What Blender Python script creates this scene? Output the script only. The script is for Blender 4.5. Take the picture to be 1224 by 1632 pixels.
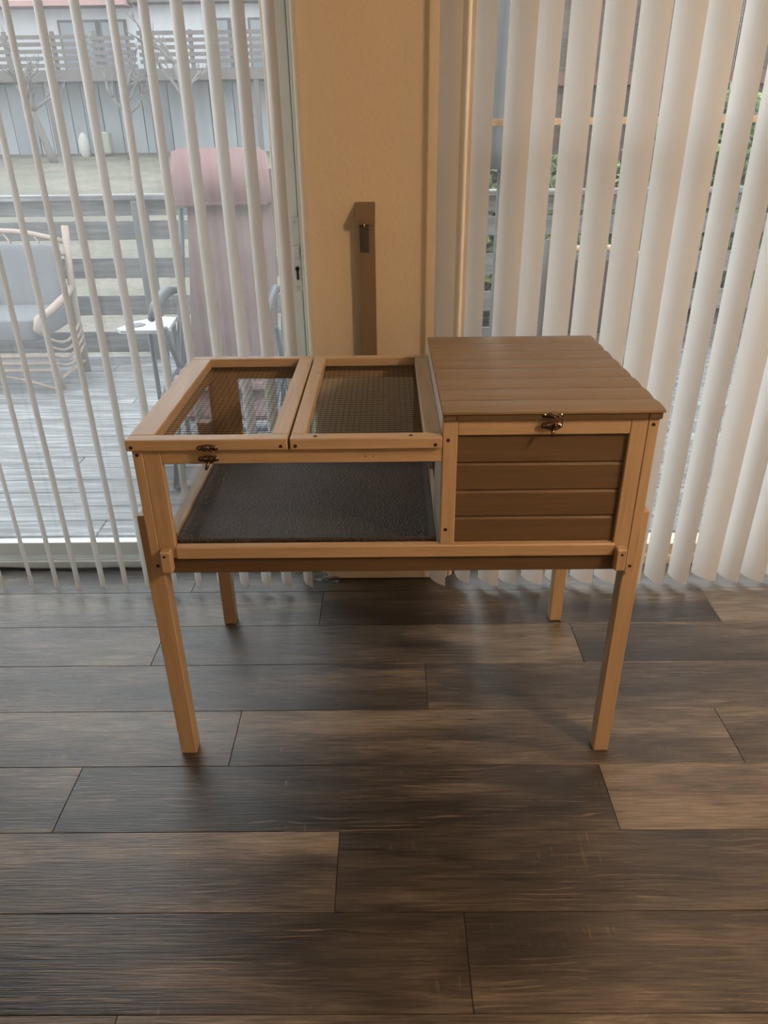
import bpy, bmesh, math, random
from mathutils import Vector, Matrix, noise
C = bpy.context.scene.collection
for o in list(bpy.data.objects): bpy.data.objects.remove(o)

# ---------------------------------------------------------------- camera
F = 1170.12; PITCH = 0.482884; YAW = -0.0084374; ROLL = -0.0131919; EYE = 1.45
fw = Vector((math.sin(YAW)*math.cos(PITCH), math.cos(YAW)*math.cos(PITCH), -math.sin(PITCH)))
rt = Vector((math.cos(YAW), -math.sin(YAW), 0)); up = rt.cross(fw)
cr, sr = math.cos(ROLL), math.sin(ROLL)
rt, up = rt*cr + up*sr, up*cr - rt*sr
cam = bpy.data.cameras.new('camera'); camo = bpy.data.objects.new('camera', cam); C.objects.link(camo)
camo.matrix_world = Matrix(((rt.x, up.x, -fw.x, 0), (rt.y, up.y, -fw.y, 0), (rt.z, up.z, -fw.z, EYE), (0, 0, 0, 1)))
cam.sensor_fit = 'VERTICAL'; cam.sensor_height = 24; cam.lens = F/1632*24; cam.clip_start = .05; cam.clip_end = 300
bpy.context.scene.camera = camo

# ---------------------------------------------------------------- light
w = bpy.data.worlds.new('sky'); bpy.context.scene.world = w; w.use_nodes = True
nt = w.node_tree; bg = nt.nodes['Background']
tc = nt.nodes.new('ShaderNodeTexCoord'); sep = nt.nodes.new('ShaderNodeSeparateXYZ')
rmp = nt.nodes.new('ShaderNodeValToRGB')
nt.links.new(tc.outputs['Generated'], sep.inputs[0]); nt.links.new(sep.outputs[2], rmp.inputs[0]); nt.links.new(rmp.outputs[0], bg.inputs[0])
rmp.color_ramp.elements[0].color = (.98, .99, 1, 1); rmp.color_ramp.elements[1].color = (.90, .95, 1, 1)
bg.inputs[1].default_value = 3.7

def lamp(name, kind, loc, energy, color, **kw):
    l = bpy.data.lights.new(name, kind); l.energy = energy; l.color = color
    for k, v in kw.items(): setattr(l, k, v)
    o = bpy.data.objects.new(name, l); C.objects.link(o); o.location = loc
    return o
lamp('ceiling_lamp', 'POINT', (1.85, .03, 2.36), 99, (1, .64, .37), shadow_soft_size=.11)
lamp('warm_fill', 'POINT', (-.8, -2.3, 2.2), 5, (1, .68, .40), shadow_soft_size=.2)  # added fill for warm ambient light, no fixture stands here

vs = bpy.context.scene.view_settings
vs.view_transform = 'Standard'; vs.look = 'None'; vs.gamma = 1; vs.use_curve_mapping = False; vs.exposure = 0.0

# ---------------------------------------------------------------- helpers
WL = {}
def wl(p): return WL.get(p.name, Vector((0, 0, 0))) if p else Vector((0, 0, 0))
def tagit(o, label=None, cat=None, group=None, kind=None):
    if label: o['label'] = label
    if cat: o['category'] = cat
    if group: o['group'] = group
    if kind: o['kind'] = kind
    return o
def link_mesh(name, me, parent, c, smooth=False, mat=None):
    o = bpy.data.objects.new(name, me); C.objects.link(o)
    if mat is not None and not me.materials: me.materials.append(mat)
    if smooth: me.polygons.foreach_set('use_smooth', [True]*len(me.polygons))
    WL[o.name] = Vector(c)
    if parent: o.parent = parent
    o.location = Vector(c) - wl(parent)
    return o
def empty(name, loc, label, cat, group=None):
    o = bpy.data.objects.new(name, None); C.objects.link(o); o.location = loc; o.empty_display_size = .1
    WL[o.name] = Vector(loc); return tagit(o, label, cat, group)
class MB:
    def __init__(s): s.bm = bmesh.new()
    def box(s, x0, x1, y0, y1, z0, z1, bev=0, seg=1):
        t = bmesh.new()
        v = [t.verts.new((x, y, z)) for x in (x0, x1) for y in (y0, y1) for z in (z0, z1)]
        for f in ((0,1,3,2),(4,6,7,5),(0,4,5,1),(2,3,7,6),(0,2,6,4),(1,5,7,3)): t.faces.new([v[i] for i in f])
        if bev: bmesh.ops.bevel(t, geom=t.edges[:], offset=bev, segments=seg, affect='EDGES', profile=.6)
        s.merge(t); return s
    def merge(s, t, M=None):
        if M is not None: bmesh.ops.transform(t, matrix=M, verts=t.verts)
        t.verts.index_update(); vs = [s.bm.verts.new(v.co) for v in t.verts]
        for f in t.faces:
            try: s.bm.faces.new([vs[v.index] for v in f.verts])
            except ValueError: pass
        t.free()
    def tube(s, pts, r, n=8, closed=False):
        pts = [Vector(p) for p in pts]; R = r if isinstance(r, (list, tuple)) else [r]*len(pts)
        rings = []; prev = None
        for i, p in enumerate(pts):
            a = pts[i-1] if i > 0 else (pts[-1] if closed else p); b = pts[i+1] if i < len(pts)-1 else (pts[0] if closed else p)
            d = (b-a).normalized()
            ref = prev if prev else (Vector((0,0,1)) if abs(d.z) < .9 else Vector((1,0,0)))
            u = (ref - d*ref.dot(d)).normalized(); prev = u; v = d.cross(u)
            rings.append([s.bm.verts.new(p + (u*math.cos(2*math.pi*k/n) + v*math.sin(2*math.pi*k/n))*R[i]) for k in range(n)])
        m = len(rings)
        for i in range(m if closed else m-1):
            A, B = rings[i], rings[(i+1) % m]
            for k in range(n): s.bm.faces.new((A[k], A[(k+1) % n], B[(k+1) % n], B[k]))
        if not closed:
            s.bm.faces.new(list(reversed(rings[0]))); s.bm.faces.new(rings[-1])
        return s
    def prism(s, pts, axis, a, b):   # closed 2D outline extruded along an axis
        def P(p, t): return {'x': (t, p[0], p[1]), 'y': (p[0], t, p[1]), 'z': (p[0], p[1], t)}[axis]
        A = [s.bm.verts.new(P(p, a)) for p in pts]; B = [s.bm.verts.new(P(p, b)) for p in pts]; n = len(pts)
        s.bm.faces.new(A); s.bm.faces.new(list(reversed(B)))
        for i in range(n): s.bm.faces.new((A[i], B[i], B[(i+1) % n], A[(i+1) % n]))
        return s
    def ball(s, c, r, sc=(1,1,1), u=12, v=8):
        t = bmesh.new(); bmesh.ops.create_uvsphere(t, u_segments=u, v_segments=v, radius=r)
        s.merge(t, Matrix.Translation(c) @ Matrix.Diagonal((*sc, 1))); return s
    def quad(s, a, b, c, d): s.bm.faces.new([s.bm.verts.new(p) for p in (a, b, c, d)]); return s
    def mesh(s, name, c):
        bmesh.ops.recalc_face_normals(s.bm, faces=s.bm.faces); c = Vector(c)
        for v in s.bm.verts: v.co -= c
        me = bpy.data.meshes.new(name); s.bm.to_mesh(me); s.bm.free(); return me
    def build(s, name, mat, parent=None, c=None, smooth=False):
        if c is None:
            xs = [v.co for v in s.bm.verts]
            c = Vector([(min(v[i] for v in xs)+max(v[i] for v in xs))/2 for i in range(3)])
        return link_mesh(name, s.mesh(name, c), parent, c, smooth, mat)
def bar(name, mat, parent, x0, x1, y0, y1, z0, z1, bev=.0016):
    return MB().box(x0, x1, y0, y1, z0, z1, bev).build(name, mat, parent)
def struct(name, mat, *b, bev=0): return tagit(bar(name, mat, None, *b, bev=bev), kind='structure')

# ---------------------------------------------------------------- materials
def mk(name):
    m = bpy.data.materials.new(name); m.use_nodes = True; nt = m.node_tree
    return m, nt, nt.nodes['Principled BSDF']
def N(nt, t, **kw):
    n = nt.nodes.new(t)
    for k, v in kw.items():
        if k in n.inputs.keys() if isinstance(k, str) else False: n.inputs[k].default_value = v
        else: setattr(n, k, v)
    return n
def ramp(nt, src, stops):
    r = nt.nodes.new('ShaderNodeValToRGB'); cr = r.color_ramp
    while len(cr.elements) < len(stops): cr.elements.new(.5)
    for e, (p, c) in zip(cr.elements, stops): e.position = p; e.color = (*c, 1) if len(c) == 3 else c
    nt.links.new(src, r.inputs[0]); return r.outputs[0]
def g(v): return (v, v, v)
def coords(nt, scale, rnd=True, kind='Object'):
    t = nt.nodes.new('ShaderNodeTexCoord'); mp = nt.nodes.new('ShaderNodeMapping'); mp.inputs['Scale'].default_value = scale
    if rnd:
        oi = nt.nodes.new('ShaderNodeObjectInfo'); mu = nt.nodes.new('ShaderNodeVectorMath'); mu.operation = 'SCALE'
        cb = nt.nodes.new('ShaderNodeCombineXYZ')
        for i in range(3): nt.links.new(oi.outputs['Random'], cb.inputs[i])
        nt.links.new(cb.outputs[0], mu.inputs[0]); mu.inputs['Scale'].default_value = 37.3
        ad = nt.nodes.new('ShaderNodeVectorMath'); ad.operation = 'ADD'
        nt.links.new(t.outputs[kind], ad.inputs[0]); nt.links.new(mu.outputs[0], ad.inputs[1]); nt.links.new(ad.outputs[0], mp.inputs[0])
    else: nt.links.new(t.outputs[kind], mp.inputs[0])
    return mp.outputs[0]
def noi(nt, vec, scale, detail=4, rough=.55, dist=0):
    n = nt.nodes.new('ShaderNodeTexNoise'); nt.links.new(vec, n.inputs['Vector'])
    n.inputs['Scale'].default_value = scale; n.inputs['Detail'].default_value = detail; n.inputs['Roughness'].default_value = rough; n.inputs['Distortion'].default_value = dist
    return n.outputs['Fac']
def mixc(nt, fac, a, b, mode='MIX'):
    m = nt.nodes.new('ShaderNodeMix'); m.data_type = 'RGBA'; m.blend_type = mode
    for s, v in ((0, fac), (6, a), (7, b)):
        if isinstance(v, (int, float)): m.inputs[s].default_value = v
        elif isinstance(v, tuple): m.inputs[s].default_value = (*v, 1)
        else: nt.links.new(v, m.inputs[s])
    return m.outputs[2]
def math_(nt, op, a, b=0, c=None):
    m = nt.nodes.new('ShaderNodeMath'); m.operation = op
    for i, v in enumerate((a, b) if c is None else (a, b, c)):
        if isinstance(v, (int, float)): m.inputs[i].default_value = v
        else: nt.links.new(v, m.inputs[i])
    return m.outputs[0]
def bump(nt, p, h, strength, dist=.001):
    b = nt.nodes.new('ShaderNodeBump'); b.inputs['Strength'].default_value = strength; b.inputs['Distance'].default_value = dist
    nt.links.new(h, b.inputs['Height']); nt.links.new(b.outputs[0], p.inputs['Normal'])
def plain(name, col, rough=.5, metal=0, bumpy=0, bscale=200, var=.0):
    m, nt, p = mk(name); p.inputs['Roughness'].default_value = rough; p.inputs['Metallic'].default_value = metal
    v = coords(nt, (1, 1, 1)); n = noi(nt, v, bscale)
    n2 = noi(nt, v, 9)
    k = var or .06
    c = mixc(nt, n2, tuple(x*(1-k) for x in col), tuple(min(1, x*(1+k)) for x in col))
    nt.links.new(c, p.inputs['Base Color'])
    if bumpy: bump(nt, p, n, bumpy)
    return m
def wood(name, ax, cols, rough=.45, knots=True, freq=1.0):
    m, nt, p = mk(name)
    s = [55*freq]*3; s['xyz'.index(ax)] = 3.2*freq
    v = coords(nt, tuple(s)); a = noi(nt, v, 1, 5, .6, .6)
    s2 = [260]*3; s2['xyz'.index(ax)] = 7
    f = noi(nt, coords(nt, tuple(s2)), 1, 3)
    base = ramp(nt, a, [(.28, cols[0]), (.5, cols[1]), (.72, cols[2])])
    fine = ramp(nt, f, [(.35, g(.95)), (.6, g(1.02))])
    c = mixc(nt, 1.0, base, fine, 'MULTIPLY')
    if knots:
        s3 = [9]*3; s3['xyz'.index(ax)] = 5
        kn = ramp(nt, noi(nt, coords(nt, tuple(s3)), 1.3, 1), [(.70, g(0)), (.78, g(1))])
        c = mixc(nt, math_(nt, 'MULTIPLY', kn, .45), c, tuple(x*.55 for x in cols[0]))
    nt.links.new(c, p.inputs['Base Color']); p.inputs['Roughness'].default_value = rough
    bump(nt, p, f, .12)
    return m
PC = ((.475, .355, .235), (.55, .42, .285), (.61, .475, .33))
pine = {a: wood('pine_'+a, a, PC) for a in 'xyz'}
BC = ((.125, .083, .048), (.145, .098, .058), (.165, .113, .068))
brown = {a: wood('brown_stain_'+a, a, BC, .5, False) for a in 'xyz'}
RC = ((.235, .172, .108), (.275, .203, .130), (.315, .238, .155))
roofm = wood('roof_stain', 'x', RC, .5, False, .6)

def floor_mat():
    m, nt, p = mk('dark_oak_plank')
    oi = nt.nodes.new('ShaderNodeObjectInfo')
    sc = nt.nodes.new('ShaderNodeSeparateColor'); nt.links.new(oi.outputs['Color'], sc.inputs[0]); tone = sc.outputs[0]
    big = noi(nt, coords(nt, (1.6, 7, 1)), 1, 3, .5, .5)
    med = noi(nt, coords(nt, (5, 42, 1)), 1, 5, .65, 1.2)
    fine = noi(nt, coords(nt, (9, 300, 1)), 1, 4, .62)
    fac = math_(nt, 'MULTIPLY_ADD', big, .95, math_(nt, 'MULTIPLY_ADD', med, .50, -.14))
    fac = math_(nt, 'ADD', fac, math_(nt, 'MULTIPLY_ADD', tone, .30, -.21))
    base = ramp(nt, fac, [(.30, (.024, .020, .0165)), (.45, (.056, .047, .039)), (.58, (.112, .094, .076)), (.74, (.235, .200, .158))])
    c = mixc(nt, 1.0, base, ramp(nt, fine, [(.3, g(.50)), (.68, g(1.55))]), 'MULTIPLY')
    # cathedral swirls : contour lines of a distorted noise
    wv = nt.nodes.new('ShaderNodeTexWave'); nt.links.new(coords(nt, (1.5, 9, 1)), wv.inputs['Vector'])
    wv.bands_direction = 'Y'; wv.inputs['Scale'].default_value = 2.6; wv.inputs['Distortion'].default_value = 12; wv.inputs['Detail'].default_value = 2; wv.inputs['Detail Scale'].default_value = .8
    sw = ramp(nt, wv.outputs['Fac'], [(.86, g(0)), (.97, g(1))])
    msk = ramp(nt, noi(nt, coords(nt, (2.2, 9, 1)), 1, 2), [(.46, g(0)), (.56, g(1))])
    brk = ramp(nt, noi(nt, coords(nt, (9, 30, 1)), 1, 4), [(.45, g(0)), (.58, g(1))])
    k = math_(nt, 'MULTIPLY', math_(nt, 'MULTIPLY', sw, msk), math_(nt, 'MULTIPLY', brk, .55))
    c = mixc(nt, k, c, (.30, .235, .175))
    # dark checks
    ck = ramp(nt, noi(nt, coords(nt, (4, 70, 1)), 1, 2, .5, .4), [(.27, g(1)), (.31, g(0))])
    c = mixc(nt, math_(nt, 'MULTIPLY', ck, .7), c, (.014, .010, .008))
    # cross saw marks
    sm = ramp(nt, noi(nt, coords(nt, (150, 9, 1)), 1, 2), [(.60, g(0)), (.68, g(1))])
    sk = ramp(nt, noi(nt, coords(nt, (3.2, 11, 1)), 1.3, 2), [(.62, g(0)), (.70, g(1))])
    c = mixc(nt, math_(nt, 'MULTIPLY', math_(nt, 'MULTIPLY', sm, sk), .5), c, (.27, .21, .15))
    nt.links.new(c, p.inputs['Base Color'])
    p.inputs['Roughness'].default_value = .42
    p.inputs['Specular IOR Level'].default_value = .95; rr = math_(nt, 'MULTIPLY_ADD', fine, .25, .20); nt.links.new(rr, p.inputs['Roughness'])
    bump(nt, p, fine, .7, .0016)
    return m
M_floor = floor_mat()
M_gap = plain('floor_gap_dark', (.012, .010, .009), .9)

def wall_mat():
    m, nt, p = mk('textured_cream_wall'); p.inputs['Roughness'].default_value = .62
    v = coords(nt, (1, 1, 1), False)
    c = mixc(nt, noi(nt, v, 3), (.66, .59, .465), (.70, .625, .49)); nt.links.new(c, p.inputs['Base Color'])
    n = ramp(nt, noi(nt, v, 42, 3, .5, .8), [(.45, g(0)), (.62, g(1))]); bump(nt, p, n, .16, .002)
    return m
M_wall = wall_mat()
M_ceil = plain('ceiling_paint', (.72, .68, .60), .8, bumpy=.2, bscale=60)
M_base = plain('white_gloss_paint', (.74, .70, .64), .35)
M_frame = plain('white_vinyl_frame', (.78, .82, .79), .32)
M_stile = plain('dark_window_stile', (.075, .068, .062), .45)  # set much darker than the beige rails and jambs
M_beige = plain('beige_window_rail', (.72, .60, .46), .45)

def blind_mat():
    m, nt, p = mk('cream_pvc_slat'); p.inputs['Base Color'].default_value = (.80, .79, .75, 1); p.inputs['Roughness'].default_value = .42
    tr = nt.nodes.new('ShaderNodeBsdfTranslucent'); tr.inputs[0].default_value = (.86, .86, .84, 1)
    mx = nt.nodes.new('ShaderNodeMixShader'); mx.inputs[0].default_value = .27
    nt.links.new(p.outputs[0], mx.inputs[1]); nt.links.new(tr.outputs[0], mx.inputs[2])
    nt.links.new(mx.outputs[0], nt.nodes['Material Output'].inputs[0])
    c = mixc(nt, noi(nt, coords(nt, (1, 1, .15)), 6), (.79, .79, .78), (.83, .83, .82)); nt.links.new(c, p.inputs['Base Color'])
    return m
M_slat = blind_mat()
def glass_mat(name, tint, haze, haze_col=(.75, .78, .80)):
    m, nt, p = mk(name); nt.nodes.remove(p)
    tr = nt.nodes.new('ShaderNodeBsdfTransparent'); tr.inputs[0].default_value = (*tint, 1)
    gl = nt.nodes.new('ShaderNodeBsdfGlossy'); gl.inputs['Roughness'].default_value = .02
    lw = nt.nodes.new('ShaderNodeLayerWeight')
    mx = nt.nodes.new('ShaderNodeMixShader'); nt.links.new(math_(nt, 'MULTIPLY_ADD', math_(nt, 'POWER', lw.outputs['Facing'], 5), .90, .04), mx.inputs[0]); nt.links.new(tr.outputs[0], mx.inputs[1]); nt.links.new(gl.outputs[0], mx.inputs[2])
    df = nt.nodes.new('ShaderNodeBsdfTranslucent'); df.inputs[0].default_value = (*haze_col, 1)  # translucent white veil; on the panes it stands in for reflected haze
    m2 = nt.nodes.new('ShaderNodeMixShader')
    n = noi(nt, coords(nt, (1, 1, 1), False), 5, 3); d = math_(nt, 'MULTIPLY', ramp(nt, n, [(.3, g(.7)), (.7, g(1.3))]), haze)
    nt.links.new(d, m2.inputs[0]); nt.links.new(mx.outputs[0], m2.inputs[1]); nt.links.new(df.outputs[0], m2.inputs[2])
    nt.links.new(m2.outputs[0], nt.nodes['Material Output'].inputs[0]); return m
M_glass = glass_mat('door_glass', (.95, .97, .97), .055)
M_glass2 = glass_mat('window_glass', (.96, .97, .96), .02)
M_acr = glass_mat('clear_acrylic', (.97, .97, .97), .015)

def tray_mat():
    m, nt, p = mk('black_textured_plastic'); p.inputs['Base Color'].default_value = (.045, .045, .048, 1); p.inputs['Specular IOR Level'].default_value = .9
    v = coords(nt, (1, 1, 1), False)
    vo = nt.nodes.new('ShaderNodeTexVoronoi'); nt.links.new(v, vo.inputs['Vector']); vo.inputs['Scale'].default_value = 170
    n = noi(nt, v, 260, 3); h = math_(nt, 'ADD', vo.outputs['Distance'], n)
    bump(nt, p, h, 1.0, .005); p.inputs['Roughness'].default_value = .38
    return m
M_tray = tray_mat()
M_wire = plain('black_wire', (.035, .033, .03), .35, .6)
M_screw = plain('dark_screw_hole', (.05, .028, .018), .5, .3)
M_brass = plain('antique_brass', (.20, .145, .11), .33, 1.0, bumpy=.15, bscale=300, var=.3)
M_cap = plain('brown_painted_box', (.20, .15, .105), .45)
M_capd = plain('dark_inset', (.055, .05, .045), .5)
M_metal = plain('bright_screw', (.7, .7, .68), .25, 1)
M_dark = plain('keyhole_black', (.01, .01, .01), .6)
M_lock = plain('white_lock_plate', (.74, .76, .74), .3)
M_cable = plain('black_cable', (.02, .02, .02), .5)

# ---------------------------------------------------------------- floor
fl = struct('floor', M_gap, -2.9, 2.9, -2.95, 2.34, -.06, -.004)
rows = {0: -.735, 1: .104, 2: -.42, 3: -.795, 4: -.123, 5: .147, 6: -.512, -1: -.235, -2: .62}
edges = {-2: (2.166, 2.34), -1: (1.967, 2.166), 0: (1.768, 1.967), 1: (1.569, 1.768), 2: (1.367, 1.569), 3: (1.168, 1.367), 4: (.969, 1.168), 5: (.770, .969), 6: (.571, .770)}
rng = random.Random(4)
PL = 1.324
TONE = {(-1, -1): .6, (-1, 0): .15, (-1, 1): .6, (0, -1): .6, (0, 0): .6, (0, 1): .2, (1, -1): .45, (1, 0): .38, (2, -1): .7, (2, 0): .66, (2, 1): .75,
        (3, -1): .3, (3, 0): .12, (3, 1): .85, (4, -1): .85, (4, 0): .35, (5, -1): .2, (5, 0): .1, (6, -1): .4, (6, 0): .5}
meshes = {}
for r in range(-2, 25):
    if r in edges: y0, y1 = edges[r]
    else: y1 = .571-.199*(r-7); y0 = max(-2.95, y1-.199)
    j = rows.get(r, rng.uniform(-.6, .7))
    x = j - PL*3
    while x < 2.9:
        a, b = max(x, -2.9)+.0006, min(x+PL, 2.9)-.0006
        if b-a > .02:
            key = (round(b-a, 3), round(y1-y0, 3)); c = ((a+b)/2, (y0+y1)/2, -.002)
            if key not in meshes:
                meshes[key] = MB().box(a, b, y0+.0005, y1-.0005, -.006, 0, .0009).mesh('plank', c)
            o = link_mesh('plank', meshes[key], fl, c, mat=M_floor)
            t = TONE.get((r, round((x-j)/PL)), rng.uniform(.2, .8)); o.color = (t, t, t, 1)
        x += PL

# ---------------------------------------------------------------- room shell
def wall_seg(name, x0, x1, y0, y1, r=.022, both=(True, True)):   # wall pier with bullnose corners
    pts = []
    if both[0]: pts += [(x0 + r - r*math.cos(t), y0 + r - r*math.sin(t)) for t in [i*math.pi/16 for i in range(9)]]
    else: pts += [(x0, y0)]
    if both[1]: pts += [(x1 - r + r*math.sin(t), y0 + r - r*math.cos(t)) for t in [i*math.pi/16 for i in range(9)]]
    else: pts += [(x1, y0)]
    pts += [(x1, y1), (x0, y1)]
    return tagit(MB().prism(pts, 'z', 0, 2.5).build(name, M_wall, None, smooth=False), kind='structure')
WY = 2.26
wall_seg('wall_between_doors', -.247, .226, WY, 2.52)
wall_seg('wall_left_end', -3.0, -2.25, WY, 2.52, both=(False, True))
wall_seg('wall_right_end', 2.2, 3.0, WY, 2.52, both=(True, False))
struct('wall_header_left', M_wall, -2.25, -.247, WY, 2.52, 2.12, 2.5)
struct('wall_header_right', M_wall, .226, 2.2, WY, 2.52, 2.12, 2.5)
struct('wall_left', M_wall, -3.0, -2.9, -3.0, WY, 0, 2.5)
struct('wall_right', M_wall, 2.9, 3.0, -3.0, WY, 0, 2.5)
struct('wall_back', M_wall, -2.9, 2.9, -3.05, -2.95, 0, 2.5)
struct('ceiling', M_ceil, -3.0, 3.0, -3.05, 2.52, 2.5, 2.56)
struct('baseboard_center', M_base, -.225, .205, WY-.013, WY-.0005, .001, .085, bev=.003)

# ---------------------------------------------------------------- sliding door (left)
d = empty('door_1', (-1.25, 2.4, 0), None, None); d['kind'] = 'structure'
bar('frame', M_frame, d, -2.25, -.247, 2.335, 2.50, 0, .030, .002)
bar('frame', M_frame, d, -2.25, -.247, 2.345, 2.50, .030, .036)
bar('jamb', M_frame, d, -.2595, -.246, 2.325, 2.50, .03, 2.12)
bar('jamb', M_frame, d, -2.25, -2.20, 2.325, 2.50, .03, 2.12)
bar('frame', M_frame, d, -2.25, -.247, 2.33, 2.50, 2.07, 2.12)
bar('rail', M_frame, d, -1.78, -.335, 2.357, 2.377, .042, .098, .002)
bar('rail', M_frame, d, -2.20, -1.85, 2.395, 2.43, .036, .098, .002)
bar('threshold', M_frame, d, -2.2, -.26, 2.385, 2.44, .036, .05, .002)
st = bar('stile', M_frame, d, -.335, -.2605, 2.350, 2.388, .04, 2.07, .003)
MB().box(-.2665, -.264, 2.3485, 2.351, .05, 2.05).build('groove', plain('grey_groove', (.30,.32,.31), .5), st)
bar('stile', M_frame, d, -1.85, -1.78, 2.350, 2.388, .04, 2.07, .003)
bar('rail', M_frame, d, -1.78, -.335, 2.352, 2.385, 2.01, 2.07, .002)
bar('pane', M_glass, d, -1.78, -.335, 2.366, 2.370, .096, 2.01, 0)
bar('pane', M_glass, d, -2.20, -1.85, 2.408, 2.412, .096, 2.06, 0)
# mortise lock plate on the closing stile
lk = MB().box(-.288, -.263, 2.344, 2.350, 1.00, 1.215, .002).build('lock_plate', M_lock, d)
bar('thumb_turn', M_lock, lk, -.286, -.265, 2.332, 2.345, 1.10, 1.135, .003)
kh = MB(); kh.tube([(-.2755, 2.3435, 1.068), (-.2755, 2.3432, 1.068), (-.2755, 2.340, 1.068)], .0065, 12); kh.box(-.2788, -.2722, 2.340, 2.3445, 1.035, 1.066)
kh.build('keyhole', M_dark, lk)
for z in (1.202, 1.013): MB().tube([(-.2755, 2.346, z), (-.2755, 2.342, z)], .0045, 10).build('screw', M_metal, lk)

# ---------------------------------------------------------------- window (right)
wn = empty('window_1', (1.2, 2.4, 0), None, None); wn['kind'] = 'structure'
bar('frame', M_beige, wn, .226, 2.2, 2.33, 2.50, 0, .036, .002)
bar('frame', M_beige, wn, .226, 2.2, 2.33, 2.50, 2.07, 2.12, .002)
bar('jamb', M_beige, wn, .2255, .262, 2.325, 2.50, .03, 2.07)
bar('jamb', M_beige, wn, 2.16, 2.2, 2.325, 2.50, .03, 2.07)
bar('rail', M_beige, wn, .262, 2.16, 2.325, 2.385, 1.449, 1.467, .002)
bar('stile', M_stile, wn, .462, .474, 2.34, 2.385, .036, 1.449)
bar('rail', M_beige, wn, .262, 2.16, 2.35, 2.385, .036, .075, .002)
bar('pane', M_glass2, wn, .262, 2.16, 2.362, 2.366, .075, 2.07, 0)

# ---------------------------------------------------------------- vertical blinds
def slat_mesh():
    mb = MB(); n = 14; W = .0885; h = .0115; t = .0009; ztop, zbot = 2.0, 0
    out = []
    for i in range(n+1):
        s = i/n - .5; out.append((s*W, h*(1-4*s*s)))
    A = [mb.bm.verts.new((a, b, zbot)) for a, b in out]; B = [mb.bm.verts.new((a, b, ztop)) for a, b in out]   # a real slat is a 0.5 mm sheet
    for i in range(n): mb.bm.faces.new((A[i], A[i+1], B[i+1], B[i]))
    return mb.mesh('slat', (0, 0, 0))
SM = slat_mesh(); SM.materials.append(M_slat)
for p_ in SM.polygons: p_.use_smooth = len(p_.vertices) == 4
def blind(name, label, items, x0, x1):
    b = empty(name, ((x0+x1)/2, 2.2, 2.05), label, 'blind', 'vertical blinds at the patio doors')
    bar('headrail', M_base, b, x0, x1, 2.175, 2.225, 2.03, 2.08, .003)
    for (xn, yn, xf, yf, dz) in items:
        c = Vector(((xn+xf)/2, (yn+yf)/2, .022+dz))
        o = link_mesh('slat', SM, b, c)
        o.rotation_euler = (0, 0, math.atan2(yn-yf, xn-xf) + math.pi)   # local +x runs from near edge to far edge
        MB().box(c.x-.004, c.x+.004, c.y-.001, c.y+.001, 2.02+dz, 2.035).build('hanger', M_base, b)
    return b
near = [-1.346, -1.246, -1.158, -1.080, -.995, -.912, -.830, -.742, -.656, -.575, -.492, -.414, -.342, -.270]
L = []
rng = random.Random(9)
x = -1.43
while x > -2.2: near.insert(0, x); x -= .084
for i, xn in enumerate(near):
    yn = 2.150 + rng.uniform(-.004, .008); a = rng.uniform(-.004, .004)
    xf = xn - .045 + a; L.append((xn, yn, xf, yn + math.sqrt(.0885**2-(xn-xf)**2), rng.uniform(-.003, .004)))
blind('vertical_blind', 'white vertical blind over the glass door with the recliner outside, left of the wall pier', L, -2.2, -.235)
R_ = [(.192, 2.159, .139), (.278, 2.166, .232), (.376, 2.156, .302), (.439, 2.163, .374), (.531, 2.166, .456), (.615, 2.16, .548), (.705, 2.163, .632), (.79, 2.163, .714), (.872, 2.160, .802),
      (.951, 2.159, .913), (1.035, 2.156, 1.001), (1.140, 2.173, 1.079), (1.215, 2.163, 1.171), (1.303, 2.164, 1.252)]
R_ = [(a, y, a-(.035 if i > 99 else min(.062, max(.040, (a-f_)))), 0) for i, (a, y, f_) in enumerate(R_)]
x = 1.385
while x < 2.1: R_.append((x, 2.16, x-.045, 0)); x += .083
blind('vertical_blind', 'cream vertical blind right of the wall pier, behind the brown-roofed end of the hutch', [(a, y, f_, y+math.sqrt(.0885**2-(a-f_)**2), rng.uniform(-.002, .003)) for a, y, f_, _ in R_], .13, 2.15)

# ---------------------------------------------------------------- hutch
H = empty('wooden_hutch', (0, 1.7, 0), 'pale wooden pet hutch on four legs with mesh lids and a brown slatted house', 'hutch')
# legs
for x0, x1, y0, y1 in ((-.552, -.511, 1.412, 1.450), (.526, .565, 1.412, 1.450), (-.549, -.510, 1.978, 2.014), (.524, .563, 1.982, 2.020)):
    bar('leg', pine['z'], H, x0, x1, y0, y1, 0, .705, .0022)
# corner posts
def screw(parent, x, y, z, r=.0042, top=False):
    a = (x, y, z)
    b = (x, y-.0012, z) if not top else (x, y, z+.0012)
    MB().tube([a, b], [r, r*.9], 10).build('screw', M_screw, parent)
pl = bar('corner_post', pine['z'], H, -.530, -.509, 1.395, 1.4125, .562, .867)
screw(pl, -.520, 1.3955, .856); screw(pl, -.518, 1.3955, .588)
pr = bar('corner_post', pine['z'], H, .524, .546, 1.395, 1.4125, .559, .9255)
screw(pr, .5345, 1.3955, .912); screw(pr, .5345, 1.3955, .577)
bar('corner_post', pine['z'], H, -.509, -.484, 1.412, 1.430, .562, .867)     # return behind the face frame
bar('corner_post', pine['z'], H, -.510, -.470, 2.000, 2.018, .562, .867)
bar('corner_post', pine['z'], H, .500, .524, 1.985, 2.018, .562, .925)
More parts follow.
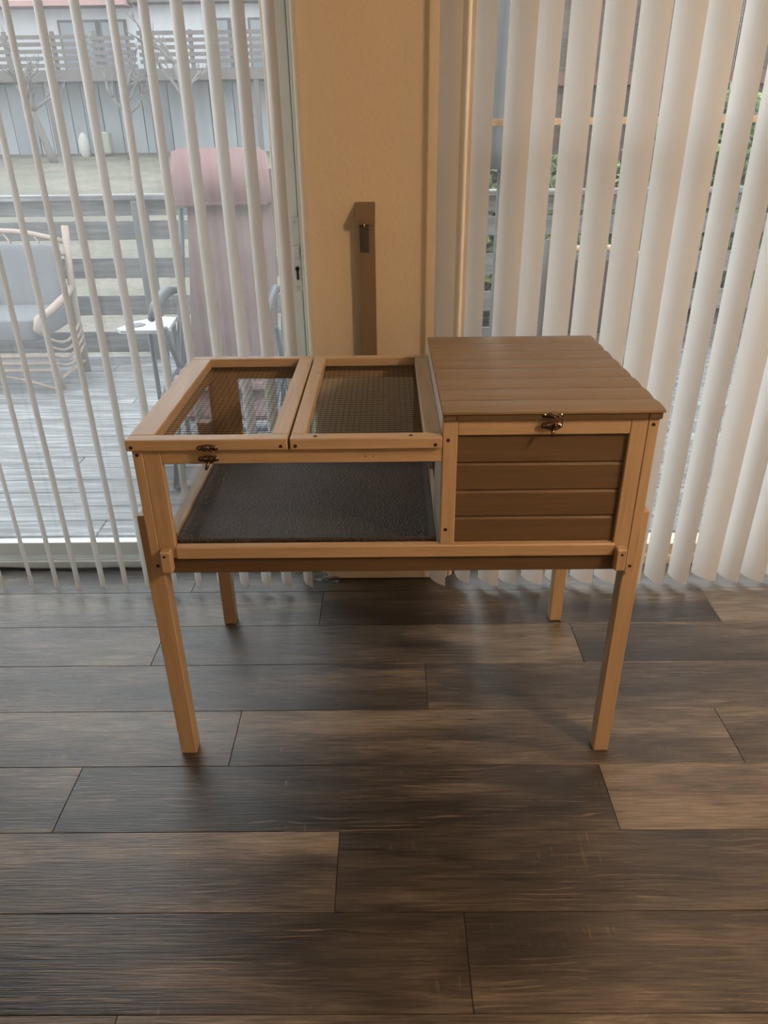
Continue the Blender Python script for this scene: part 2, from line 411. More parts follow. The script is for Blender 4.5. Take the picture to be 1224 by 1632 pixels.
# front face frame
bar('stile', pine['z'], H, -.509, -.4715, 1.396, 1.412, .607, .867)
bar('rail', pine['x'], H, -.4715, .110, 1.397, 1.412, .834, .8665)
for x in (-.049, -.032): screw(H, x, 1.3975, .848, .0014)
bar('rail', pine['x'], H, -.4725, .494, 1.391, 1.412, .606, .637, .003)
mp = bar('center_post', pine['z'], H, .110, .1405, 1.395, 1.412, .637, .925)
screw(mp, .121, 1.3955, .882); screw(mp, .121, 1.3955, .674)
bar('rail', pine['x'], H, .1405, .4895, 1.396, 1.412, .892, .9255)
bar('stile', pine['z'], H, .4895, .5235, 1.3955, 1.412, .607, .925)
# cleats
for x0, x1, z0, z1, sx, sz in ((-.504, -.480, .580, .634, -.4935, .623), (.494, .517, .576, .631, .506, .618)):
    c_ = bar('cleat', pine['z'], H, x0, x1, 1.374, 1.396, z0, z1, .003); screw(c_, sx, 1.3745, sz, .0034)
# brown lower rails
bar('lower_rail', brown['x'], H, -.511, .526, 1.402, 1.416, .564, .6065)
bar('lower_rail', brown['x'], H, -.511, .526, 2.000, 2.018, .564, .612)
bar('lower_rail', pine['y'], H, -.511, -.490, 1.450, 1.980, .564, .612)
bar('lower_rail', brown['y'], H, .505, .524, 1.450, 1.985, .564, .612)
# house siding, front / back / right side
zs = (.637, .699, .762, .826, .892)
for i in range(4):
    z0, z1 = zs[i]+.0008, zs[i+1]-.0008
    MB().prism([(1.4065, z0), (1.4045, z0+.004), (1.4045, z1-.005), (1.408, z1), (1.4165, z1), (1.4165, z0)], 'x', .139, .491).build('siding_board', brown['x'], H)
    MB().prism([(2.010, z0), (2.010, z1), (2.000, z1), (2.000, z0)], 'x', .110, .500).build('siding_board', brown['x'], H)
    bar('siding_board', brown['y'], H, .508, .520, 1.450, 1.985, z0, z1)
bar('rail', pine['y'], H, .505, .524, 1.412, 1.985, .892, .925)
bar('rail', pine['x'], H, .110, .500, 2.000, 2.018, .892, .925)
# partition with a doorway
M_white = plain('daylit_board', (.72, .68, .62), .5)  # pale board; whitish daylight on its left side is put into the colour
bar('partition', M_white, H, .1085, .118, 1.412, 1.60, .625, .925)
bar('partition', M_white, H, .1085, .118, 1.82, 2.000, .625, .925)
bar('partition', M_white, H, .1085, .118, 1.60, 1.82, .82, .925)
# left side frame with acrylic
bar('rail', pine['y'], H, -.508, -.488, 1.430, 2.0, .834, .8665)
bar('rail', pine['y'], H, -.508, -.488, 1.430, 2.0, .612, .642)
bar('rail', pine['y'], H, -.486, -.474, 1.430, 2.0, .612, .652)
# back frame
bar('stile', pine['z'], H, -.470, -.425, 1.998, 2.014, .612, .867)
bar('stile', pine['z'], H, .070, .110, 1.998, 2.014, .612, .867)
bar('rail', pine['x'], H, -.425, .070, 1.998, 2.014, .828, .867)
bar('rail', pine['x'], H, -.470, .110, 1.998, 2.014, .612, .645)
# panes
bar('acrylic_pane', M_acr, H, -.4715, .110, 1.4125, 1.4145, .628, .838, 0)
bar('acrylic_pane', M_acr, H, -.499, -.497, 1.430, 2.0, .640, .836, 0)
bar('acrylic_pane', M_acr, H, -.425, .070, 2.005, 2.007, .643, .830, 0)
# tray
T = MB(); tx0, tx1, ty0, ty1, tz = -.472, .104, 1.4165, 1.996, .6175
prof = [(0, .645), (.004, .6455), (.010, .643), (.030, tz+.001), (.036, tz)]
rings = []
for o_, z in prof: rings.append([T.bm.verts.new(p) for p in ((tx0+o_, ty0+o_*.3, z), (tx1-o_*.4, ty0+o_*.3, z), (tx1-o_*.4, ty1-o_, z), (tx0+o_, ty1-o_, z))])
for A, B in zip(rings, rings[1:]):
    for k in range(4): T.bm.faces.new((A[k], A[(k+1) % 4], B[(k+1) % 4], B[k]))
T.bm.faces.new(rings[-1])
lo = [T.bm.verts.new(p) for p in ((tx0, ty0, .6125), (tx1, ty0, .6125), (tx1, ty1, .6125), (tx0, ty1, .6125))]
for k in range(4): T.bm.faces.new((lo[k], lo[(k+1) % 4], rings[0][(k+1) % 4], rings[0][k]))
T.bm.faces.new(lo)
T.build('tray', M_tray, H)
bar('tray', M_tray, H, .120, .500, 1.4175, 1.996, .6125, .6175, 0)

# lids with wire mesh
def lid(x0, x1, wl_, wr_, swr):
    L_ = empty('lid', ((x0+x1)/2, 1.69, .88), None, None); L_.parent = H; L_.location = Vector(((x0+x1)/2, 1.69, .88)) - Vector((0, 1.7, 0))
    z0, z1 = .8685, .8925
    fr_ = bar('rail', pine['x'], L_, x0, x1, 1.3845, 1.4155, z0, z1, .002)
    bar('rail', pine['x'], L_, x0, x1, 1.972, 1.997, z0, z1, .002)
    bar('stile', pine['y'], L_, x0, x0+wl_, 1.4157, 1.9718, z0, z1, .002)
    bar('stile', pine['y'], L_, x1-wr_, x1, 1.4157, 1.9718, z0, z1, .002)
    for s in (x0+.011, x1-.014): screw(fr_, s, 1.385, .877, .0040)
    for s in swr: screw(fr_, s, 1.3985, .8922, .0045, True)
    m = MB(); a0, a1 = x0+wl_-.012, x1-wr_+.012; g_ = .0132; r = .00055
    def zz(x, y):
        u = (x-a0)/(a1-a0); v = (y-1.405)/.575
        return .8668 - .0035*math.sin(math.pi*min(1, max(0, u)))*math.sin(math.pi*min(1, max(0, v)))
    k = a0
    while k < a1:
        m.tube([(k, 1.405+.575*i/8, zz(k, 1.405+.575*i/8)) for i in range(9)], r, 4); k += g_
    y = 1.407
    while y < 1.98:
        m.tube([(a0+(a1-a0)*i/6, y, zz(a0+(a1-a0)*i/6, y)+.001) for i in range(7)], r, 4); y += g_
    tagit(m.build('wire_mesh', M_wire, L_), kind='stuff')
    return L_
lidL = lid(-.537, -.2065, .053, .036, ())
lidR = lid(-.2015, .1085, .030, .036, (-.150, .045))

# roof
RF = empty('roof', (.33, 1.7, .935), None, None); RF.parent = H; RF.location = Vector((.33, 0, .935))
ry0, ry1 = 1.385, 2.005
for i in range(8):
    a = ry0 + (ry1-ry0)*i/8; b = ry0 + (ry1-ry0)*(i+1)/8
    zb = .9405 - .006*(i/8); e = .0003
    pts = [(a+e, zb)] + [(a+e+(b-a-2*e)*t/8, zb+.0022+.0052*math.sin(math.pi*(.14+.80*t/8))) for t in range(9)] + [(b-e, zb)]
    MB().prism(pts, 'x', .1085, .5515).build('roof_board', roofm, RF)
bar('trim', brown['x'], RF, .137, .520, 1.388, 1.404, .9258, .9400)
for x0, x1 in ((.110, .1365), (.5205, .5485)):
    bar('trim', brown['z'], RF, x0, x1, 1.388, 1.412, .9258, .9395)
    bar('trim', brown['y'], RF, x0, x1, 1.4125, 1.985, .9258, .9340)
bar('trim', brown['x'], RF, .110, .5485, 1.9855, 2.0035, .9258, .9340)

# toggle latches
def plate(mb, x, z, w_, h_, y, t=.0016, n=28):
    pts = []
    for k in range(n):
        th = 2*math.pi*k/n
        pts.append((x + w_/2*math.cos(th), z + h_/2*math.copysign(abs(math.sin(th))**.55, math.sin(th))*(1 - .16*math.exp(-((abs(math.cos(th))-.62)/.16)**2))))
    mb.prism(pts, 'y', y, y-t)
def latch(parent, x, zu, zl, y, s=1.0):
    a = MB(); plate(a, x, zu, .042, .0145, y); a.ball((x-.004, y-.002, zu), .0055, (1.5, .6, .9))
    a.tube([(x-.010, y-.004, zu+.001), (x-.006, y-.008, zu+.0035), (x+.002, y-.010, zu+.003), (x+.006, y-.008, zu-.001)], .0017, 6)
    up_ = a.build('latch', M_brass, parent, smooth=True)
    for k in (-1, 1): MB().ball((x+k*.0165, y-.002, zu), .0022, (1, .6, 1), 8, 6).build('screw', M_metal, up_)
    b = MB(); plate(b, x-.001, zl, .043, .0155, y)
    b.ball((x-.010, y-.0022, zl), .0045, (1.7, .6, .9)); b.ball((x+.004, y-.006, zl+.002), .0048, (1, 1, .8))
    b.tube([(x+.002, y-.009, zl-.001), (x-.001, y-.016, zl-.008), (x-.004, y-.021, zl-.016)], [.0035, .004, .0028], 6)
    lo_ = b.build('latch', M_brass, parent, smooth=True)
    for k in (-1, 1): MB().ball((x+k*.0165, y-.002, zl), .0022, (1, .6, 1), 8, 6).build('screw', M_metal, lo_)
    c = MB(); pts = []
    for i in range(13):
        t = i/12; ang = math.pi*(.62-1.15*t)
        pts.append((x-.002+.013*math.cos(ang)+.006, y-.009-.004*math.sin(math.pi*t), (zu+zl)/2-.002+.0155*math.sin(ang)))
    c.tube(pts, .0012, 6)
    c.tube([(p[0]-.010, p[1]-.001, p[2]) for p in pts], .0012, 6)
    c.build('hook', M_brass, parent, smooth=True)
latch(H, -.369, .8760, .8520, 1.3835)
latch(H, .3285, .9385, .9155, 1.3875)

# ---------------------------------------------------------------- slim box on the wall behind the hutch
B = empty('slim_wall_box', (-.06, WY, .80), 'slim dark brown upright box with a cap on the wall behind the hutch', 'box')
Bm = MB(); x0, x1 = -.078, -.034
Bm.prism([(2.226, .80), (2.226, 1.218), (WY, 1.250), (WY, .80)], 'x', x0, x1)
Bm.build('body', M_cap, B)
MB().prism([(2.219, 1.206), (2.219, 1.220), (WY, 1.262), (WY, 1.250)], 'x', x0-.012, x1+.001).build('cap', M_cap, B)
bar('front_panel', M_capd, B, x0+.001, x0+.027, 2.223, 2.2265, 1.130, 1.204)
MB().ball((x0+.014, 2.218, 1.203), .0035, (.6, .6, 1.5), 8, 6).build('clasp', M_metal, B)

# ---------------------------------------------------------------- small things on the floor
c_ = MB(); rng = random.Random(2); pts = []
for i in range(60):
    x = -2.1+i*(1.75/59); pts.append((x, 2.322+.008*math.sin(i*.33)+.004*math.sin(i*.9), .0045+.006*max(0, math.sin(i*.41))))
tagit(c_.tube(pts, .0035, 6).build('power_cable', M_cable, None, smooth=True), 'thin black cable lying along the foot of the left glass door', 'cable')
wr = MB(); rng = random.Random(5)
gx, gy = 9, 5; vv = [[wr.bm.verts.new((-.32+.135*i/8+rng.uniform(-.006, .006), 2.232+.05*j/4-.025*i/8+rng.uniform(-.006, .006), .003+rng.uniform(0, .020)*(1 if 0 < i < 8 else .3))) for j in range(gy)] for i in range(gx)]
for i in range(gx-1):
    for j in range(gy-1): wr.bm.faces.new((vv[i][j], vv[i+1][j], vv[i+1][j+1], vv[i][j+1]))
M_wrap = glass_mat('crumpled_film', (.9, .92, .93), .35, (.85, .86, .86))
wo = wr.build('plastic_film', M_wrap, None)
sm_ = wo.modifiers.new('thick', 'SOLIDIFY'); sm_.thickness = .0006
tagit(wo, 'crumpled clear plastic film on the floor at the left foot of the wall pier', 'wrapper')

# ================================================================ OUTSIDE
def wmat(name, cols, ax='x', rough=.7, s=(2.5, 40, 40)):
    m, nt, p = mk(name)
    a = noi(nt, coords(nt, s), 1, 5, .65, .6); b = noi(nt, coords(nt, (1.2, 5, 5)), 1, 3)
    f = math_(nt, 'MULTIPLY_ADD', a, .7, math_(nt, 'MULTIPLY', b, .3))
    nt.links.new(ramp(nt, f, [(.36, cols[0]), (.5, cols[1]), (.62, cols[2])]), p.inputs['Base Color']); p.inputs['Roughness'].default_value = rough
    bump(nt, p, a, .3, .003); return m
M_deck = wmat('weathered_deck', ((.09, .09, .09), (.17, .172, .175), (.34, .35, .36)), rough=.6)
M_railw = wmat('weathered_rail', ((.085, .083, .08), (.135, .132, .13), (.20, .197, .195)))
M_post = plain('weathered_post', (.12, .12, .12), .8, var=.2)
dk = struct('deck', M_dark, -6, 6, 2.52, 5.46, -.16, -.10)
dm = {}
for i in range(21):
    y0 = 2.53 + .14*i; y1 = y0 + .134
    off = (i*1.37) % 2.4
    xs = [-6] + [x for x in (-5+off, -2.6+off, -.2+off, 2.2+off, 4.6+off) if -5.9 < x < 5.9] + [6]
    for a, b in zip(xs, xs[1:]):
        key = round(b-a, 3); c = ((a+b)/2, (y0+y1)/2, -.065)
        if key not in dm: dm[key] = MB().box(a+.002, b-.002, y0, y1, -.09, -.05, .004).mesh('board', c)
        link_mesh('board', dm[key], dk, c, mat=M_deck)
struct('trim_outer_sill', M_post, -2.3, 2.3, 2.50, 2.53, -.09, -.02)

rl = empty('deck_railing', (0, 5.42, -.1), 'weathered grey deck railing of wide horizontal boards with a flat cap', 'railing')
for z0, z1 in ((.930, 1.028), (.774, .896), (.515, .652), (.254, .393), (-.02, .134)):
    for a, b in ((-6, -1.68), (-1.675, 1.9), (1.905, 6)):
        bar('board', M_railw, rl, a, b, 5.42, 5.445, z0, z1, .003)
bar('cap', M_deck, rl, -6, 6, 5.36, 5.47, 1.031, 1.066, .004)
for x in (-5.2, -3.45, -1.68, .12, 1.9, 3.7, 5.4): bar('post', M_post, rl, x-.045, x+.045, 5.33, 5.419, -.1, 1.03, .004)

# sloping lawn
def gz(x, y): return -.42 + max(0, y-5.6)*.0515
gm = MB(); nx, ny = 60, 44; rng = random.Random(8)
gv = [[None]*(ny+1) for _ in range(nx+1)]
for i in range(nx+1):
    for j in range(ny+1):
        x = -32+64*i/nx; y = 5.47+(j/ny)**1.5*38; gv[i][j] = gm.bm.verts.new((x, y, gz(x, y)+.05*noise.noise((x*.6, y*.6, 0))))
for i in range(nx):
    for j in range(ny): gm.bm.faces.new((gv[i][j], gv[i+1][j], gv[i+1][j+1], gv[i][j+1]))
m, nt_, p_ = mk('dry_lawn')
n1 = noi(nt_, coords(nt_, (1, 1, 1), False), .9, 5); n2 = noi(nt_, coords(nt_, (1, 1, 1), False), 14, 4, .7)
base = ramp(nt_, n1, [(.35, (.10, .095, .075)), (.5, (.125, .12, .085)), (.65, (.16, .145, .115))])
c = mixc(nt_, 1.0, base, ramp(nt_, n2, [(.3, g(.55)), (.7, g(1.35))]), 'MULTIPLY'); nt_.links.new(c, p_.inputs['Base Color']); p_.inputs['Roughness'].default_value = .9
tagit(gm.build('ground', m, None), kind='structure')
struct('ground_under_deck', plain('soil', (.1, .09, .07), .9), -8, 8, 2.55, 5.47, -.6, -.43)

# house across the lawn
M_sid = plain('pale_blue_siding', (.28, .30, .315), .7, var=.12)
M_up = plain('white_stucco', (.46, .47, .49), .8)
M_brn = plain('faded_brown_timber', (.11, .098, .09), .8, var=.2)
M_win = plain('window_dark_glass', (.16, .18, .20), .2)
M_roofp = plain('pink_roof_tile', (.32, .2, .185), .8)
hb = empty('apartment_building', (-9, 28, .6), 'pale two-storey apartment building with a brown balcony beyond the lawn', 'building')
bar('upper_wall', M_up, hb, -18, -2.2, 29.5, 33, 2.9, 5.15, 0)
MB().prism([(28.6, 5.05), (28.6, 5.2), (31.5, 6.4), (33, 5.15)], 'x', -18.3, -8.4).build('roof', M_roofp, hb)
MB().prism([(28.9, 5.15), (28.9, 5.3), (31.5, 6.4), (33, 5.15)], 'x', -8.35, -2).build('roof', M_brn, hb)
x = -18; i = 0; rng = random.Random(3)
while x < -2.3:
    w_ = rng.choice((.45, .6, .8)); bar('wall_panel', M_sid if i % 4 else M_win, hb, x, x+w_-.03, 28.3+.02*(i % 2), 29.5, .3, 2.85, 0); x += w_; i += 1
bar('balcony_floor', M_brn, hb, -18, -2.2, 27.0, 29.5, 2.85, 3.17, 0)
for a, b in ((-11.0, -9.65), (-9.6, -8.7), (-6.1, -5.2), (-5.15, -4.9), (-4.6, -3.6)):
    wf = bar('window', M_brn, hb, a, b, 29.42, 29.5, 3.2, 4.75, 0); bar('pane', M_win, wf, a+.08, b-.08, 29.38, 29.42, 3.25, 4.67, 0)
for seg, (a, b, z) in enumerate(((-18, -9.25, 0), (-9.2, -7.8, -.05), (-7.7, -2.2, .07))):
    for k in range(5):
        z0 = 3.23+z+.19*k; bar('balcony_board', M_brn, hb, a, b, 27.0, 27.04, z0, z0+.11, 0)
    for x in [a+.08+.0+1.5*q for q in range(int((b-a)/1.5)+1)] : bar('balcony_post', M_brn, hb, x, x+.12, 27.04, 27.12, 3.0, 4.2, 0)
for x in (-14.5, -10.9, -7.6, -4.2): bar('post', M_brn, hb, x, x+.16, 27.05, 27.2, .5, 2.85, 0)

# bare trees
M_bark = plain('pale_bark', (.14, .13, .12), .9, var=.25)
def tree(label, x, y, h, lean, seed, n=6):
    rg = random.Random(seed); z0 = gz(x, y); t = empty('bare_tree', (x, y, z0), label, 'tree', 'bare trees on the lawn')
    mb = MB(); pts = [(x+lean*k/6+rg.uniform(-.05, .05), y, z0-.05+h*.55*k/6) for k in range(7)]
    mb.tube(pts, [.14-.012*k for k in range(7)], 7)
    def br(p, d, l, r, dep):
        q = [Vector(p)]
        for k in range(4):
            d = (d+Vector((rg.uniform(-.3, .3), rg.uniform(-.3, .3), rg.uniform(-.05, .25)))).normalized(); q.append(q[-1]+d*l/4)
        mb.tube(q, [r*(1-.16*k) for k in range(5)], 5)
        if dep:
            for _ in range(3): br(q[rg.choice((2, 3, 4))], (d+Vector((rg.uniform(-.9, .9), rg.uniform(-.5, .5), rg.uniform(-.3, .6)))).normalized(), l*.62, r*.5, dep-1)
    for k in range(n): br(pts[rg.choice((4, 5, 6))], Vector((rg.uniform(-1, 1), rg.uniform(-.5, .5), rg.uniform(.3, 1.1))).normalized(), h*.22, .07, 2)
    mb.build('trunk', M_bark, t, smooth=True)
tree('bare pruned tree standing before the balcony, nearest the middle of the lawn', -8.1, 26, 3.6, .1, 1)
tree('pale leaning bare tree at the left end of the lawn', -13.4, 24, 4.2, .9, 2)
tree('taller bare tree between the other two, right of the balcony window', -10.3, 25.2, 3.9, -.6, 5)
tree('thin bare tree behind the recliner on the lawn', -5.9, 25.5, 4.8, -.3, 7, 4)
st_ = MB(); st_.ball((-10.0, 27.2, 1.0), .38, (.5, .5, 1.1)); a = tagit(st_.build('garden_boulder', plain('pale_stone', (.38, .37, .34), .9), None, smooth=True), 'tall pale stone leaning at the foot of the far building', 'stone')
st_ = MB(); st_.box(-9.6, -9.1, 27.0, 27.4, .75, 1.42, .05); tagit(st_.build('garden_bin', plain('olive_bin', (.24, .25, .20), .8), None), 'squat olive bin beside the pale stone at the far building', 'bin')

# foliage for the right-hand view
def leafy(name, label, cx, cy, rx, ry, z0, z1, cols, n, seed, size=.07, cat='shrub', trunk=True):
    rg = random.Random(seed); t = empty(name, (cx, cy, z0), label, cat)
    mb = MB()
    for _ in range(n):
        while True:
            u, v, w_ = rg.uniform(-1, 1), rg.uniform(-1, 1), rg.uniform(-1, 1)
            if u*u+v*v+w_*w_ < 1: break
        p = Vector((cx+u*rx, cy+v*ry, (z0+z1)/2+w_*(z1-z0)/2)); s = size*rg.uniform(.6, 1.3)
        d = Vector((rg.uniform(-1, 1), rg.uniform(-1, 1), rg.uniform(-1, 1))).normalized(); e = d.orthogonal().normalized(); f_ = d.cross(e)
        a_ = mb.bm.verts.new(p-d*s); b_ = mb.bm.verts.new(p+e*s*.45+f_*s*.1); c1 = mb.bm.verts.new(p+d*s); d_ = mb.bm.verts.new(p-e*s*.45+f_*s*.1)
        mb.bm.faces.new((a_, b_, c1)); mb.bm.faces.new((a_, c1, d_))
    m, nt, p_ = mk(name+'_leaf'); oi = noi(nt, coords(nt, (1, 1, 1), False), 9, 4, .7)
    nt.links.new(ramp(nt, oi, [(.35, cols[0]), (.5, cols[1]), (.66, cols[2])]), p_.inputs['Base Color']); p_.inputs['Roughness'].default_value = .6
    tagit(mb.build('foliage', m, t), kind='stuff')
    if trunk:
        tb = MB()
        for k in range(3): tb.tube([(cx+rx*.2*(k-1), cy, z0-.05), (cx+rx*.35*(k-1), cy+.1, z0+(z1-z0)*.4), (cx+rx*.6*(k-1), cy-.1, z0+(z1-z0)*.75)], [.05, .035, .015], 6)
        tb.build('stem', M_bark, t)
GC = ((.03, .045, .02), (.09, .125, .045), (.26, .29, .13))
leafy('leafy_shrub', 'yellow-green shrub behind the railing, seen through the leftmost gaps of the right blind', 1.0, 7.6, .95, .7, gz(0, 7.6), 1.35, GC, 9000, 11)
leafy('leafy_shrub', 'green shrub behind the railing, in the middle of the right blind', 3.2, 7.9, .98, .8, gz(0, 7.9), 1.75, ((.03, .05, .02), (.09, .15, .045), (.26, .34, .13)), 10000, 12)
leafy('leafy_shrub', 'dark green shrub behind the railing at the far right of the view', 5.4, 7.9, .98, .8, gz(0, 7.9), 1.7, ((.02, .035, .015), (.05, .09, .03), (.14, .19, .09)), 9000, 13)
# dark brown neighbouring shed behind the shrubs
M_shed = wmat('dark_shed_board', ((.045, .035, .03), (.07, .055, .045), (.11, .085, .07)), rough=.8)
sh = empty('garden_shed', (4.6, 10.5, gz(0, 10.5)), 'dark brown timber shed rising behind the shrubs on the right', 'shed')
for k in range(26):
    x = 1.75+.24*k; bar('wall_board', M_shed, sh, x, x+.232, 10.2+.015*(k % 2), 10.24+.015*(k % 2), gz(0, 10.2)-.05, 4.2, .004)
bar('side_wall', M_shed, sh, 1.72, 1.76, 10.25, 13.5, gz(0, 10.2)-.05, 4.2, 0)
bar('fascia', plain('red_brown_fascia', (.12, .06, .045), .7), sh, 1.6, 8.2, 10.1, 10.16, 1.86, 2.0, .003)
MB().prism([(9.7, 4.15), (9.7, 4.25), (13.6, 5.2), (13.6, 5.1)], 'x', 1.5, 8.2).build('roof', M_brn, sh)

# closed grey parasol near the pier
M_can = plain('grey_canvas', (.115, .118, .12), .85, var=.15)
um = empty('closed_parasol', (.70, 4.95, -.05), 'closed grey parasol with hanging folds on the deck right of the wall pier', 'parasol')
u_ = MB(); n = 28; prof = [(.02, 2.55), (.05, 2.45), (.10, 2.1), (.15, 1.7), (.19, 1.35), (.20, 1.22)]; rr = []
cx, cy = .70, 4.95
for r0, z in prof: rr.append([u_.bm.verts.new((cx+r0*(1+.22*math.cos(8*2*math.pi*k/n))*math.cos(2*math.pi*k/n), cy+r0*(1+.22*math.cos(8*2*math.pi*k/n))*math.sin(2*math.pi*k/n), z)) for k in range(n)])
for A_, B_ in zip(rr, rr[1:]):
    for k in range(n): u_.bm.faces.new((A_[k], A_[(k+1) % n], B_[(k+1) % n], B_[k]))
u_.bm.faces.new(rr[0]); u_.bm.faces.new(rr[-1]); u_.build('canopy', M_can, um, smooth=True)
MB().tube([(cx, cy, 2.6), (cx, cy, -.04)], .019, 10).build('pole', M_can, um)
MB().tube([(cx, cy, -.05), (cx, cy, -.01), (cx, cy, .03)], [.24, .23, .06], 20).build('base', M_can, um)
# covered grill tucked by the pier (tapering grey cover)
kb = MB(); cx, cy = .62, 3.3
secs = [(-.05, .16, .10), (.35, .13, .09), (.62, .09, .07), (.85, .04, .035), (1.02, .012, .012)]
rr = []
for z, a_, b_ in secs: rr.append([kb.bm.verts.new((cx+.1*(z+.05)*.6+a_*math.cos(2*math.pi*k/20)*(1+.08*math.cos(5*2*math.pi*k/20)), cy+b_*math.sin(2*math.pi*k/20)*(1+.08*math.sin(3*2*math.pi*k/20)), z)) for k in range(20)])
for A_, B_ in zip(rr, rr[1:]):
    for k in range(20): kb.bm.faces.new((A_[k], A_[(k+1) % 20], B_[(k+1) % 20], B_[k]))
kb.bm.faces.new(rr[0]); kb.bm.faces.new(rr[-1])
tagit(kb.build('folded_cover', M_can, None, smooth=True), 'tapering bundle of folded grey canvas on the deck just outside the right window', 'cover')

# dark wicker chair outside the right window
M_wick = plain('dark_wicker', (.07, .055, .045), .6, bumpy=.5, bscale=80, var=.3)
M_tan = plain('tan_wood', (.42, .30, .20), .5)
wc = empty('patio_chair', (1.15, 4.0, -.05), 'dark woven patio chair with a tan top rail outside the right window', 'chair')
wb = MB(); wb.box(.86, 1.42, 4.22, 4.26, .38, .80, .012); wb.build('backrest', M_wick, wc)
MB().tube([(.85, 4.24, .79), (.95, 4.25, .835), (1.14, 4.26, .85), (1.33, 4.25, .835), (1.43, 4.24, .79)], .02, 8).build('top_rail', M_tan, wc, smooth=True)
MB().box(.86, 1.42, 3.72, 4.22, .33, .39, .012).build('seat', M_wick, wc)
for x in (.87, 1.41):
    for y in (3.74, 4.24): MB().tube([(x, y, -.05), (x, y, .33 if y < 4 else .80)], .018, 8).build('leg', M_wick, wc)

# rattan chair with grey cushions (far left)
M_rat = plain('pale_rattan', (.32, .25, .21), .5, var=.15)
M_cush = plain('grey_cushion', (.15, .155, .165), .9, bumpy=.2)
rc = empty('rattan_armchair', (-2.55, 4.85, -.05), 'pale rattan armchair with grey cushions on the deck at the far left', 'armchair')
X0, X1 = -2.98, -2.12   # width
def P(*a): return [Vector(p) for p in a]
def tb(name, pts, r=.018, par=None, mat=None): return MB().tube(pts, r, 7).build(name, mat or M_rat, par or rc, smooth=True)
for x in (X0, X1): tb('back_post', P((x, 5.05, -.05), (x, 5.05, .3), (x+(.02 if x == X0 else .0), 5.08, .60), (x, 5.15, .90)), .024)
tb('top_rail', [Vector((X0+(X1-X0)*t/8, 5.13, .80+.075*math.sin(math.pi*t/8))) for t in range(9)], .017)
tb('back_rail', P((X0, 5.10, .73), (X1, 5.10, .73)), .012)
for x in (-2.78, -2.55, -2.36): tb('lattice', P((x, 5.11, .73), (x+.06, 5.12, .80), (x+.02, 5.13, .86)), .008)
for x, s in ((X0, -1), (X1, 1)):
    tb('arm', P((x, 5.06, .52), (x+s*.03, 4.85, .50), (x+s*.02, 4.62, .46), (x-s*.02, 4.52, .43), (x-s*.03, 4.50, .38), (x, 4.54, .34)), .026)
    tb('leg', P((x, 4.55, .44), (x, 4.55, .2), (x+s*.02, 4.58, -.03)), .020)
    for k in range(4): tb('side_cane', [Vector((x+s*.015, 4.55+.5*t/6, .30-.05*k-.07*math.sin(math.pi*t/6))) for t in range(7)], .010)
    tb('foot_rail', P((x, 4.57, .03), (x, 5.05, .03)), .014)
for k in range(3): tb('front_rail', P((X0, 4.53, .20-.045*k), (X1, 4.53, .20-.045*k)), .014)
tb('apron', [Vector((X0+(X1-X0)*t/8, 4.54, -.02+.10*math.sin(math.pi*t/8))) for t in range(9)], .010)
def cushion(name, c, sx, sy, sz, rx):
    t = bmesh.new(); bmesh.ops.create_cube(t, size=1); bmesh.ops.bevel(t, geom=t.edges[:], offset=.14, segments=4, affect='EDGES', profile=.6)
    for v in t.verts:
        v.co = Vector((v.co.x*sx, v.co.y*sy, v.co.z*sz*(1+.35*(1-(2*v.co.x)**2)*(1-(2*v.co.y)**2))))
    mb = MB(); mb.merge(t, Matrix.Translation(c) @ Matrix.Rotation(rx, 4, 'X')); return mb.build(name, M_cush, rc, smooth=True)
cushion('seat_cushion', (-2.55, 4.80, .36), .80, .54, .14, 0)
cushion('back_cushion', (-2.55, 5.03, .60), .78, .40, .10, math.radians(78))

# padded recliner
M_sling = plain('faded_red_fabric', (.27, .165, .16), .85, bumpy=.3, bscale=300, var=.1)
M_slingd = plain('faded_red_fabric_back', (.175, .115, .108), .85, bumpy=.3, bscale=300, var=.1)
M_blk = plain('dark_recliner_frame', (.06, .065, .07), .45)
rcl = empty('reclining_chair', (-.78, 3.7, -.05), 'faded red padded recliner with dark metal frame and arms on the deck', 'recliner')
def sheet(name, mat, prof, xa, xb, th):
    mb = MB(); a_ = [(y, z) for y, z in prof]
    mb.prism(a_ + [(y+th*.8, z-th) for y, z in reversed(a_)], 'x', xa, xb); return mb.build(name, mat, rcl)
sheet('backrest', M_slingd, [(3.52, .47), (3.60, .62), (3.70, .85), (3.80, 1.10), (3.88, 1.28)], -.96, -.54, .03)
sheet('seat', M_sling, [(2.98, .36), (3.08, .43), (3.18, .46), (3.3, .45), (3.42, .43), (3.52, .47)], -.96, -.52, .03)
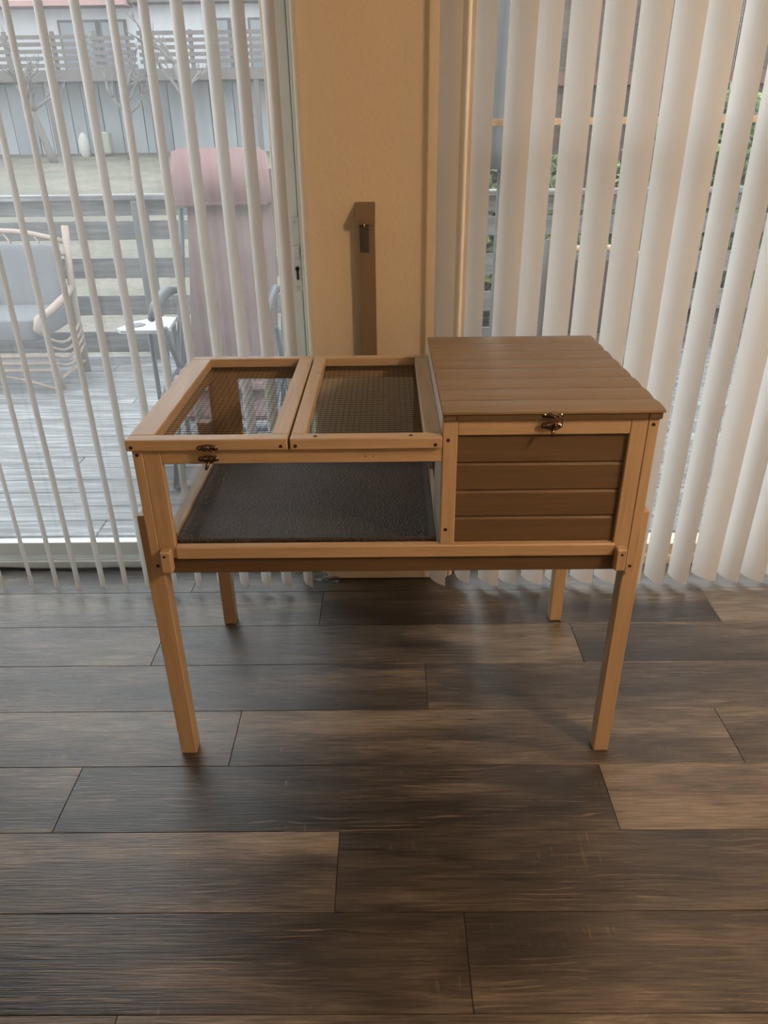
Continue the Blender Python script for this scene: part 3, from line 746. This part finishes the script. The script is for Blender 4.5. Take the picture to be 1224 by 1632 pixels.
for k in range(4): sheet('seat_rib', M_sling, [(3.05+.1*k, .455), (3.07+.1*k, .472), (3.11+.1*k, .472), (3.13+.1*k, .455)], -.955, -.525, .008)
hp = MB(); t = bmesh.new(); bmesh.ops.create_cube(t, size=1); bmesh.ops.bevel(t, geom=t.edges[:], offset=.05, segments=3, affect='EDGES')
for v in t.verts: v.co.x *= 1 + .10*(-v.co.z)
hp.merge(t, Matrix.Translation((-.79, 3.83, 1.245)) @ Matrix.Rotation(math.radians(-16), 4, 'X') @ Matrix.Diagonal((.46, .07, .25, 1)))
hp.build('headrest', M_sling, rcl, smooth=True)
for x in (-1.0, -.50):
    tb('side_rail', P((x, 2.98, .34), (x, 3.2, .42), (x, 3.52, .44), (x, 3.72, .86), (x, 3.90, 1.22)), .014, rcl, M_blk)
    tb('leg', P((x, 3.1, -.04), (x, 3.42, .42), (x, 3.62, .74)), .013, rcl, M_blk)
    tb('leg', P((x, 3.85, -.04), (x, 3.45, .42), (x, 3.30, .66)), .013, rcl, M_blk)
    MB().tube(P((x-.03, 3.66, .76), (x-.03, 3.50, .785), (x-.03, 3.30, .755), (x-.03, 3.22, .72)), [.018, .026, .026, .015], 8).build('armrest', M_blk, rcl, smooth=True)
tb('cross_bar', P((-1.0, 3.1, -.035), (-.5, 3.1, -.035)), .012, rcl, M_blk); tb('cross_bar', P((-1.0, 3.85, -.035), (-.5, 3.85, -.035)), .012, rcl, M_blk)

tt = empty('side_tray_table', (-1.12, 3.45, -.05), 'small grey folding tray table with a cup hole beside the recliner', 'table')
tp = MB(); tp.prism([(-1.24, 3.36), (-1.21, 3.32), (-1.02, 3.32), (-1.0, 3.36), (-1.02, 3.58), (-1.10, 3.60), (-1.20, 3.50)], 'z', .632, .648); tp.build('top', plain('pale_grey_tray', (.42, .44, .46), .35), tt)
MB().tube([(-1.165, 3.42, .6485), (-1.165, 3.42, .6515)], [.042, .036], 16).build('cup_holder', M_blk, tt)
for x, y in ((-1.17, 3.36), (-1.03, 3.36), (-1.15, 3.54), (-1.03, 3.54)): tb('leg', P((x, y, -.05), (x, y, .632)), .012, tt, M_blk)
